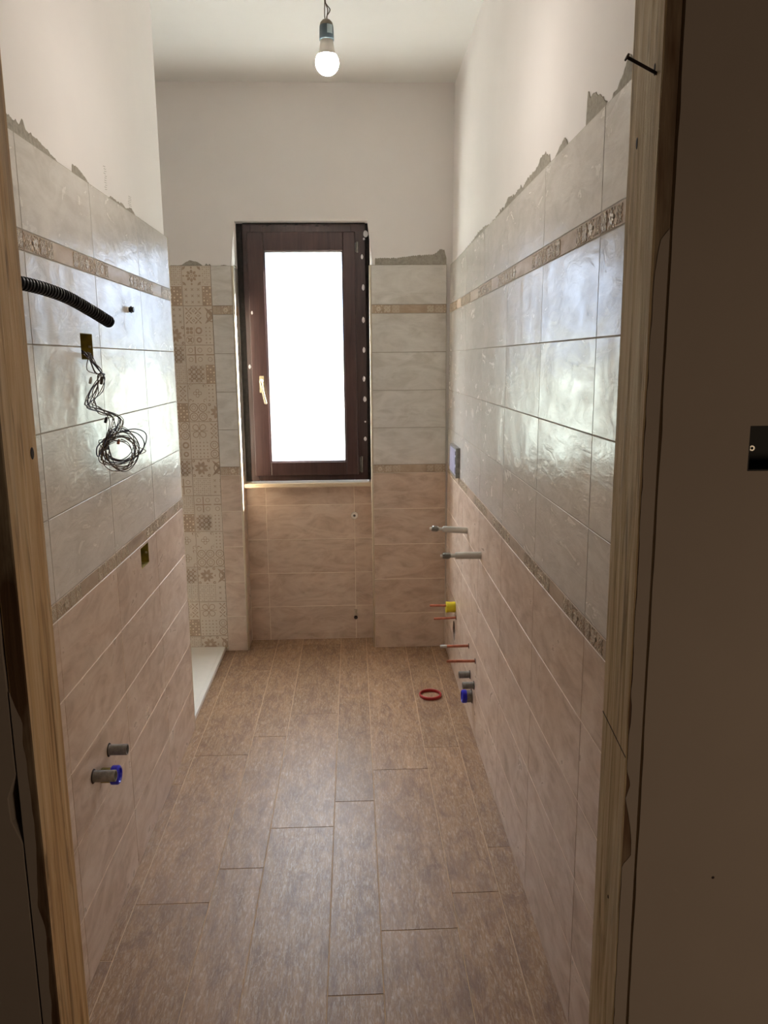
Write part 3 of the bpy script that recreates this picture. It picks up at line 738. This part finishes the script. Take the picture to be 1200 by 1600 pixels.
# ------------------------------------------------------------------ WINDOW
win = empty('window_1', (-.25, DN, .94), 'structure')
def frame(nm, x0, x1, z0, z1, l, r, b, t_, y0, y1, mat, bev=.003, parent=None):
    bm = bmesh.new()
    box(bm, x0, x0+l, y0, y1, z0, z1, bev); box(bm, x1-r, x1, y0, y1, z0, z1, bev)
    box(bm, x0+l-.0005, x1-r+.0005, y0+.0004, y1, z0, z0+b, bev); box(bm, x0+l-.0005, x1-r+.0005, y0+.0004, y1, z1-t_, z1, bev)
    return link(nm, bm, mat, parent or win)
fr_o = frame('outer_frame', -.573, .080, .942, 2.318, .045, .075, .045, .045, 4.436, 4.50, M['frame'])
frame('sash', -.548, .026, .974, 2.276, .087, .066, .076, .098, 4.412, 4.470, M['frame'], .005)
frame('glazing_bead', -.4625, -.039, 1.048, 2.180, .008, .008, .008, .008, 4.4175, 4.428, M['frame'], .002)
frame('spacer', -.461, -.041, 1.05, 2.178, .006, .006, .006, .006, 4.446, 4.452, M['steel'], 0)
bm = bmesh.new(); box(bm, -.463, -.038, 4.443, 4.447, 1.046, 2.182); link('glass_pane', bm, M['glass'], win)
hd = bmesh.new()
box(hd, -.5065, -.4825, 4.4085, 4.4122, 1.435, 1.525, .0015); lathe(hd, (-.4945, 4.4085, 1.497), (0, -1, 0), [(.010, 0), (.010, .006), (.007, .010), (.007, .036)], 16)
hp = smoothpath([(-.4945, 4.372, 1.503), (-.4945, 4.366, 1.495), (-.491, 4.366, 1.475), (-.483, 4.368, 1.43), (-.474, 4.37, 1.385), (-.473, 4.371, 1.378)], 5)
tube(hd, hp, lambda i: .0085 if i < 10 else .0068, 12)
h = link('handle', hd, M['brass'], win, smooth=True); sharp(h, 45)
for z0, z1, x in ((2.17, 2.225, .037), (.985, 1.075, .046)):
    bm = bmesh.new(); tube(bm, [(x, 4.428, z0), (x, 4.428, z1)], .0062, 12); box(bm, x-.012, x+.006, 4.431, 4.4365, z0+.004, z1-.004, .001)
    sharp(link('hinge', bm, M['steel'], win, smooth=True))
# white silicone dabs
for x, z, rx, rz in ((.083, 2.266, .013, .017), (.074, 2.240, .006, .006), (.062, 2.149, .006, .013), (.067, 1.99, .008, .016), (.065, 1.819, .008, .016), (.066, 1.659, .008, .015), (.064, 1.503, .008, .015), (.067, 1.392, .009, .015), (.068, 1.268, .005, .005), (.067, 1.172, .008, .012), (-.559, 1.575, .007, .012), (-.533, 1.86, .005, .009)):
    bm = bmesh.new(); yb = 4.4358 if x > 0 or x < -.55 else 4.4118
    bmesh.ops.create_icosphere(bm, subdivisions=3, radius=1)
    for v in bm.verts: v.co = Vector((x+v.co.x*rx*(1+.2*mnoise.noise(v.co*2+Vector((z*9, 0, 0)))), yb+v.co.y*.004, z+v.co.z*rz*(1+.2*mnoise.noise(v.co*2.5))))
    link('silicone_dab', bm, M['blob'], win, smooth=True)
# ragged foam in the gaps left and right of the frame, and above
def foam(x0, x1, z0, z1, yb, amp, nm='gap_foam'):
    bm = bmesh.new(); nz = int((z1-z0)/.012); nx = 3 if x1-x0 < .1 else 60
    if nx == 60: nz = 4
    gg = [[bm.verts.new((x0+(x1-x0)*i/nx, yb-amp*abs(mnoise.noise((x0*7+i*.7, j*.55, yb)))*(0 if i in (0, nx) or j in (0, nz) else 1), z0+(z1-z0)*j/nz)) for j in range(nz+1)] for i in range(nx+1)]
    for i in range(nx):
        for j in range(nz): bm.faces.new((gg[i][j], gg[i+1][j], gg[i+1][j+1], gg[i][j+1]))
    link(nm, bm, M['foam'], win, smooth=True)
foam(-.606, -.568, .94, 2.322, 4.452, .022); foam(.076, .103, .94, 2.322, 4.45, .02); foam(-.57, .08, 2.30, 2.3235, 4.440, .008)
# sill
bm = bmesh.new(); box(bm, X0+.0004, X1-.0004, 4.372, 4.4845, .913, .936, .002); link('window_sill', bm, M['sill'], win)
# outside sill
bm = bmesh.new(); box(bm, -.574, .082, 4.49, 4.56, .918, .94, .002); link('outside_sill', bm, M['sill'], win)

# ------------------------------------------------------------------ SHOWER TRAY
tr_ = empty('shower_tray', (-1.18, 3.8, 0)); XT = -.737
bm = bmesh.new()
box(bm, -1.648, XT, 3.328, DB-.0005, .0002, .026, .004); r_ = link('tray_body', bm, M['tray'], tr_)
bm = bmesh.new(); box(bm, -1.61, XT-.02, 3.36, DB-.025, .0262, .0275, .0006); link('standing_area', bm, M['tray'], tr_)
bm = bmesh.new(); lathe(bm, (-1.2, 3.8, .0275), (0, 0, 1), [(0, .003), (.05, .003), (.056, 0)], 28); link('drain_cover', bm, M['steel'], tr_)
tag(tr_, 'white flat shower tray on the floor behind the end of the left wall', 'shower tray')

# ------------------------------------------------------------------ BULB
BX, BY = -.0525, 2.262
lamp = empty('hanging_bulb', (BX, BY, CEIL))
bm = bmesh.new(); prof = []
zc = 2.3685; rg = .0305
for i in range(15):
    a = -PI/2+i*(PI*.5+.60)/14; prof.append((rg*math.cos(a) if i else 0, zc+rg*math.sin(a)))
lathe(bm, (BX, BY, 0), (0, 0, 1), prof, 32); link('bulb_globe', bm, M['bulb'], lamp, smooth=True)
bm = bmesh.new(); lathe(bm, (BX, BY, 0), (0, 0, 1), [(.0251, 2.3858), (.0222, 2.392), (.0198, 2.399), (.0182, 2.41), (.0160, 2.426), (.0130, 2.432), (.013, 2.44)], 28); link('bulb_neck', bm, M['bulb_neck'], lamp, smooth=True)
bm = bmesh.new(); lathe(bm, (BX, BY, 0), (0, 0, 1), [(.0155, 2.422), (.0188, 2.422), (.0192, 2.425), (.0182, 2.452), (.0175, 2.457)], 28); link('socket_skirt', bm, M['socket'], lamp, smooth=True)
bm = bmesh.new(); lathe(bm, (BX, BY, 0), (0, 0, 1), [(.0176, 2.4565), (.0155, 2.464), (.010, 2.470), (.005, 2.4725), (0, 2.4725)], 28); link('socket_cap', bm, M['socket_top'], lamp, smooth=True)
bm = bmesh.new(); gq = [[bm.verts.new((BX+.0196*math.sin(a), BY-.0196*math.cos(a), z)) for z in (2.434, 2.455)] for a in (.1, .3, .5, .7, .9)]
for a, b in zip(gq, gq[1:]): bm.faces.new((a[0], b[0], b[1], a[1]))
link('sticker', bm, M['sticker'], lamp)
for k, (o1, o2) in enumerate(((-.004, -.004), (.002, .010), (.003, .004))):
    pts = [(BX+o1*.6, BY, 2.468), (BX+o1-.0005*k, BY+.002*k, 2.48), (BX+o2, BY+.003, 2.496), (BX-.002+o1*.3, BY, 2.512)]
    for i in range(1, 14): a = i*1.3+k*2.1; pts.append((BX-.004+.0022*math.cos(a)-.002*math.sin(i*.4), BY+.0022*math.sin(a), 2.512+(CEIL-2.512)*i/13))
    bm = bmesh.new(); tube(bm, smoothpath(pts, 6), .0013, 7); link('cord', bm, M['cord'], lamp, smooth=True)
tag(lamp, 'lit white bulb in a blue-grey socket hanging by twisted wires from the ceiling', 'light bulb')

# ------------------------------------------------------------------ LEFT WALL FITTINGS
lw_all = [wl, lt_hi, lt_lo, lt_b, lg_hi, lg_lo]
wall_box('electrical_box', PLw, 2.170, 2.272, 1.612, 1.682, .05, M['olive'], 'open brown electrical box in the left wall tiles with wires coming out', 'electrical box', [wl, lt_hi, lg_hi])
wall_box('electrical_box', PLw, 2.618, 2.722, .918, .990, .05, M['olive'], 'small empty brown electrical box in the left wall below the lower border', 'electrical box', [wl, lt_lo, lg_lo])
# corrugated conduit
hose = bmesh.new()
hp = smoothpath([(-.75, 1.70, 1.772), (-.712, 1.725, 1.772), (-.69, 1.757, 1.769), (-.665, 1.812, 1.762), (-.64, 1.876, 1.749), (-.615, 1.948, 1.726), (-.590, 2.018, 1.700)], 40)
L_ = [0.0]
for a, b in zip(hp, hp[1:]): L_.append(L_[-1]+(b-a).length)
rad = lambda i: .0126+.0022*(1 if (L_[i] % .0085) < .005 else -1)
tube(hose, hp, rad, 18, caps=False)
ax = (hp[-1]-hp[-2]).normalized(); lathe(hose, hp[-1], ax, [(.0128, 0), (.0105, -.0003), (.0105, -.03)], 18)
o = link('corrugated_conduit', hose, M['black']); tag(o, 'black corrugated conduit sticking out of the left tiled wall beside the door jamb', 'conduit')
cutc = bmesh.new(); tube(cutc, [(-.80, 1.66, 1.772), (-.70, 1.745, 1.772)], .0155, 16); cut([wl, lt_hi, lg_hi], cutc)
# threaded plug
e_ = empty('pipe_plug', PLw(2.665, 1.771, 0))
bm = bmesh.new(); lathe(bm, PLw(2.665, 1.771, -.004), (1, 0, 0), [(.0095, 0), (.0095, .0075), (.007, .0075)], 18); link('white_collar', bm, M['knob'], e_)
bm = bmesh.new(); lathe(bm, PLw(2.665, 1.771, .002), (1, 0, 0), [(.0075, 0), (.0085, .002), (.0085, .006), (.011, .0065), (.011, .010), (.0085, .0105), (.0085, .0165), (0, .0165)], 8); link('black_plug', bm, M['black'], e_)
tag(e_, 'tiny black threaded plug in a white collar on the left wall tiles', 'pipe plug')
# wire bundle
wb_ = empty('wire_bundle', PLw(2.22, 1.62, 0))
def wx(x, y, lift=0):
    t = min(1.1, max(0, (x-140)/90)); X = -.703+.062*t + lift
    return atX(x, y, X)
trunk = [(136, 552), (146, 580), (158, 588), (150, 612), (143, 632), (156, 642), (178, 655), (172, 682), (160, 690)]
Rw = random.Random(5)
for k in range(9):
    pts = [PLw(2.225+.006*math.cos(k), 1.64+.004*math.sin(k*2), -.03), PLw(2.215+.004*k, 1.628-.002*k, .004)]
    for i, (x, y) in enumerate(trunk):
        s = (9, 13, 6, 11, 12, 13, 15, 10, 7)[i]
        pts.append(wx(x+Rw.uniform(-s, s), y+Rw.uniform(-4, 4), Rw.uniform(0, .012)))
    cx, cy = 184+Rw.uniform(-7, 9), 702+Rw.uniform(-7, 9); n = 2 if k < 6 else 1
    ra, rb = Rw.uniform(19, 41), Rw.uniform(17, 34); ph = 2.9+Rw.uniform(-.4, .4); tilt = Rw.uniform(-.35, .35)
    for i in range(int(n*10)+Rw.randint(0, 6)):
        a = ph+i*2*PI/10; r1, r2 = ra*(1+.16*math.sin(i*.9+k)), rb*(1+.16*math.cos(i*.7+k))
        ex, ey = r1*math.cos(a), r2*math.sin(a)
        pts.append(wx(cx+ex*math.cos(tilt)-ey*math.sin(tilt), cy+ex*math.sin(tilt)+ey*math.cos(tilt), .004*math.sin(i*1.3+k)+.006))
    if k == 2: pts += [wx(214, 697, .01), wx(228, 705, .012), wx(212, 712, .01)]
    if k == 4: pts += [wx(196, 690, .015), wx(190, 686, .02)]
    bm = bmesh.new(); tube(bm, smoothpath(pts, 5), .00115 if k != 1 else .0017, 7); link('wire', bm, M[('wire_a', 'wire_b', 'wire_c', 'wire_a')[k % 4]], wb_, smooth=True)
for (x, y, m_, s) in ((140, 594, 'pvc', .010), (157, 594, 'wire_a', .012), (164, 656, 'black', .009), (184, 690, 'copper', .008)):
    bm = bmesh.new(); p = wx(x, y, .006); lathe(bm, p-Vector((0, 0, s)), (.25, .2, 1), [(0, 0), (.0038, .001), (.0042, s), (.003, 1.8*s), (0, 2*s)], 12)
    link('connector', bm, M[m_], wb_, smooth=True)
tag(wb_, 'tangled bundle of dark wires hanging from the open box on the left wall', 'wires')
# pipe stubs
def stub(nm, base, d, r, ln, mat, label, cat, group=None, cap=None, ring=True, wallt=.003):
    B = Vector(base); d = Vector(d).normalized(); e_ = empty(nm, B)
    bm = bmesh.new(); lathe(bm, B-d*.02, d, [(r, 0), (r, ln+.02), (r-wallt, ln+.02), (r-wallt, .004), (0, .004)], 26); sharp(link('tube', bm, mat, e_, smooth=True))
    if ring:
        bm = bmesh.new(); lathe(bm, B, d, [(r+.0045, .0006), (r+.003, .0022), (r, .0022)], 26); link('hole_edge', bm, M['rust'], e_)
    bm = bmesh.new(); lathe(bm, B, d, [(0, ln-.006), (r-wallt-.0003, ln-.006)], 20); link('dark_inside', bm, M['inside'], e_)
    if cap:
        bm = bmesh.new(); rr = cap[0]; lathe(bm, B+d*(ln-.006), d, [(r+.0003, 0), (rr, 0), (rr+.0008, .003), (rr+.0008, cap[1]-.004), (rr-.003, cap[1]), (rr-.006, cap[1]), (rr-.008, cap[1]-.005), (0, cap[1]-.006)], 30)
        sharp(link('blue_cap', bm, M['blue'], e_, smooth=True), 35)
    return tag(e_, label, cat, group)
stub('pipe_stub', PLw(2.136, .513, 0), (1, 0, 0), .0155, .053, M['pvc_dark'], 'dirty grey open pipe stub on the left wall, the upper one without a blue cap', 'pipe')
stub('pipe_stub', PLw(1.992, .511, 0), (1, 0, 0), .0155, .060, M['pvc_dark'], 'dirty grey open pipe stub on the left wall in front of the blue cap', 'pipe')
stub('drain_pipe', PLw(2.062, .475, 0), (1, 0, 0), .0205, .034, M['olive'], 'drain pipe with blue cap low on the left wall tiles', 'pipe', cap=(.0255, .022), ring=False)

# ------------------------------------------------------------------ RIGHT WALL FITTINGS
def wpx(y, z, w=0): return PRw(y, z, w)
stub('pipe_stub', wpx(3.324, .222), (-1, 0, 0), .0155, .05, M['pvc_dark'], 'grey pipe stub low on the right wall, farther of the two above the blue cap', 'pipe')
stub('pipe_stub', wpx(3.205, .222), (-1, 0, 0), .0155, .05, M['pvc_dark'], 'darker grey pipe stub low on the right wall, nearer one above the blue cap', 'pipe')
stub('drain_pipe', wpx(3.262, .147), (-1, 0, 0), .027, .030, M['pvc_dark'], 'grey drain pipe with blue cap low on the right wall by the red ring', 'pipe', cap=(.0285, .022), ring=True)
def copper(y, z, ln, label, dz=0, plug=None, tipm=None, ring=True):
    e_ = empty('copper_pipe', wpx(y, z)); B = wpx(y, z, -.015); T = wpx(y, z, ln)+Vector((0, 0, dz))
    d = (T-B).normalized(); bm = bmesh.new(); lathe(bm, B, d, [(.0062, 0), (.0062, (T-B).length-.001), (.0052, (T-B).length), (.0042, (T-B).length-.001), (.0042, (T-B).length-.03), (0, (T-B).length-.03)], 18)
    sharp(link('tube', bm, M['copper'], e_, smooth=True))
    if tipm:
        bm = bmesh.new(); lathe(bm, T, -d, [(.0044, -.0015), (.0068, -.0015), (.0068, .028)], 16); link('bare_tip', bm, M['pvc'], e_, smooth=True)
    if ring:
        bm = bmesh.new(); lathe(bm, wpx(y, z), (-1, 0, 0), [(.013, .0006), (.011, .002), (.006, .002)], 20); link('hole_edge', bm, M['rust'], e_)
    return tag(e_, label, 'pipe')
copper(3.862, .3735, .130, 'copper pipe running through the yellow foam plug on the right wall', .002, ring=False)
copper(3.82, .323, .113, 'copper pipe on the right wall just below the yellow plug', -.004)
copper(3.372, .339, .128, 'copper pipe with pale tip on the right wall above the grey stubs', 0, tipm=True)
copper(3.183, .341, .122, 'nearest bare copper pipe low on the right wall', .002)
bm = bmesh.new(); lathe(bm, wpx(3.862, .365, .0005), (-1, 0, .02), [(.0066, .0001), (.0265, 0), (.0275, .004), (.026, .03), (.0285, .044), (.027, .047), (.0066, .047)], 28)
o = link('foam_plug', bm, M['yellow'], smooth=True); sharp(o); tag(o, 'bright yellow round plug on a copper pipe at the right wall', 'plug')
def testplug(y, z, ln, d, label):
    e_ = empty('water_pipe', wpx(y, z)); B = wpx(y, z, -.01); d = Vector(d).normalized(); n = ln
    bm = bmesh.new(); lathe(bm, B, d, [(.0148, 0), (.0145, .06), (.0138, n-.055), (.0125, n-.052), (.008, n-.05), (.0075, n-.03)], 24); sharp(link('sleeve', bm, M['pvc'], e_, smooth=True))
    bm = bmesh.new(); lathe(bm, B+d*(n-.034), d, [(0, 0), (.0075, 0), (.0125, .006), (.0135, .010), (.0135, .027), (.012, .029), (.012, .0335), (0, .0335)], 8); link('metal_nut', bm, M['steel'], e_)
    bm = bmesh.new(); lathe(bm, B+d*(n-.002), d, [(.0065, 0), (.0065, .010), (0, .0105)], 6); link('square_end', bm, M['knob'], e_)
    return tag(e_, label, 'pipe')
testplug(3.492, .843, .172, (-1, 0, .075), 'long grey pressure test plug on the right wall, farther and higher of two')
testplug(3.088, .828, .166, (-1, 0, .005), 'long grey pressure test plug on the right wall, nearer and lower of two')
# cistern flush opening with protective frame
fb = empty('flush_box', wpx(3.9, 1.035))
def fbm(u0, u1, v0, v1, w0, w1, bm): slab(bm, PRw, u0, u1, v0, v1, w0, w1)
bm = bmesh.new(); fbm(3.775, 3.79, 1.04, 1.185, -.009, .020, bm); fbm(4.03, 4.045, 1.04, 1.185, -.009, .016, bm); fbm(3.79, 4.03, 1.04, 1.05, -.009, .018, bm); fbm(3.79, 4.03, 1.175, 1.185, -.009, .018, bm)
link('grey_frame', bm, M['pvc_dark'], fb)
bm = bmesh.new(); fbm(3.80, 4.03, 1.052, 1.173, -.006, .019, bm); link('lilac_cover', bm, M['lilac'], fb)
bm = bmesh.new()
for z, hh in ((1.06, .03), (1.105, .035), (1.15, .018)): fbm(3.791, 3.803, z, z+hh, -.006, .0215, bm)
link('blue_clip', bm, M['navy'], fb)
tag(fb, 'flush box with lilac and dark blue cover on the right wall near the corner', 'flush box')
# round hole in the tiles with a dark drain inside
bm = bmesh.new(); tube(bm, [wpx(3.895, .226, -.12), wpx(3.895, .226, .02)], .052, 28); cut([wr, rt_lo, rg_lo], bm)
bm = bmesh.new(); lathe(bm, wpx(3.895, .226, -.10), (-1, 0, 0), [(0, 0), (.0505, 0), (.0505, .088), (.047, .088), (.047, .004), (0, .004)], 28)
o = link('drain_opening', bm, M['inside']); tag(o, 'dark round drain opening in the right wall tiles below the copper pipes', 'drain')

# ------------------------------------------------------------------ NICHE FITTINGS
bm = bmesh.new(); lathe(bm, (-.001, DN, .736), (0, -1, 0), [(.019, .0002), (.0195, .004), (.0195, .018), (.0175, .0215), (.0085, .0225), (.0075, .019), (.0075, .014), (0, .014)], 28)
e_ = empty('radiator_bracket', (-.001, DN, .717)); sharp(link('cap', bm, M['knob'], e_, smooth=True))
bm = bmesh.new(); lathe(bm, (-.001, DN-.0145, .736), (0, -1, 0), [(.0072, 0), (.0045, .0055), (0, .0056)], 14); link('bolt', bm, M['steel'], e_)
tag(e_, 'round cream bracket cap on the niche tiles below the window sill', 'bracket')
e_ = empty('radiator_valve', (-.002, DN, .125))
bm = bmesh.new(); lathe(bm, (-.002, DN-.0003, .145), (0, -1, 0), [(.011, 0), (.011, .012), (.0135, .014), (.0135, .034), (.011, .036), (0, .036)], 8); link('valve_body', bm, M['nickel'], e_)
bm = bmesh.new(); lathe(bm, (-.002, DN-.024, .148), (0, 0, 1), [(.0095, 0), (.0095, .012), (.0075, .013), (.0075, .026), (.0095, .027), (.0095, .033), (0, .034)], 14); link('valve_spindle', bm, M['nickel'], e_)
bm = bmesh.new(); lathe(bm, (-.002, DN-.0365, .140), (0, -1, -.3), [(.0102, 0), (.0102, .007), (.008, .007), (.008, .001), (0, .001)], 14); link('dark_outlet', bm, M['rust'], e_)
tag(e_, 'small metal radiator valve low on the niche tiles under the window', 'valve')

# ------------------------------------------------------------------ RING ON THE FLOOR
bm = bmesh.new(); cr = Vector((.353, 3.605, 0)); prof = [(.0525, .0003), (.0545, .004), (.0535, .0075), (.0545, .011), (.0525, .0145), (.0480, .0145), (.0470, .011), (.0478, .0075), (.0470, .004), (.0480, .0003), (.0525, .0003)]
lathe(bm, cr, (0, 0, 1), prof, 56); o = link('rubber_ring', bm, M['red'], smooth=True); tag(o, 'red ring lying on the wood-look floor near the right wall', 'ring')
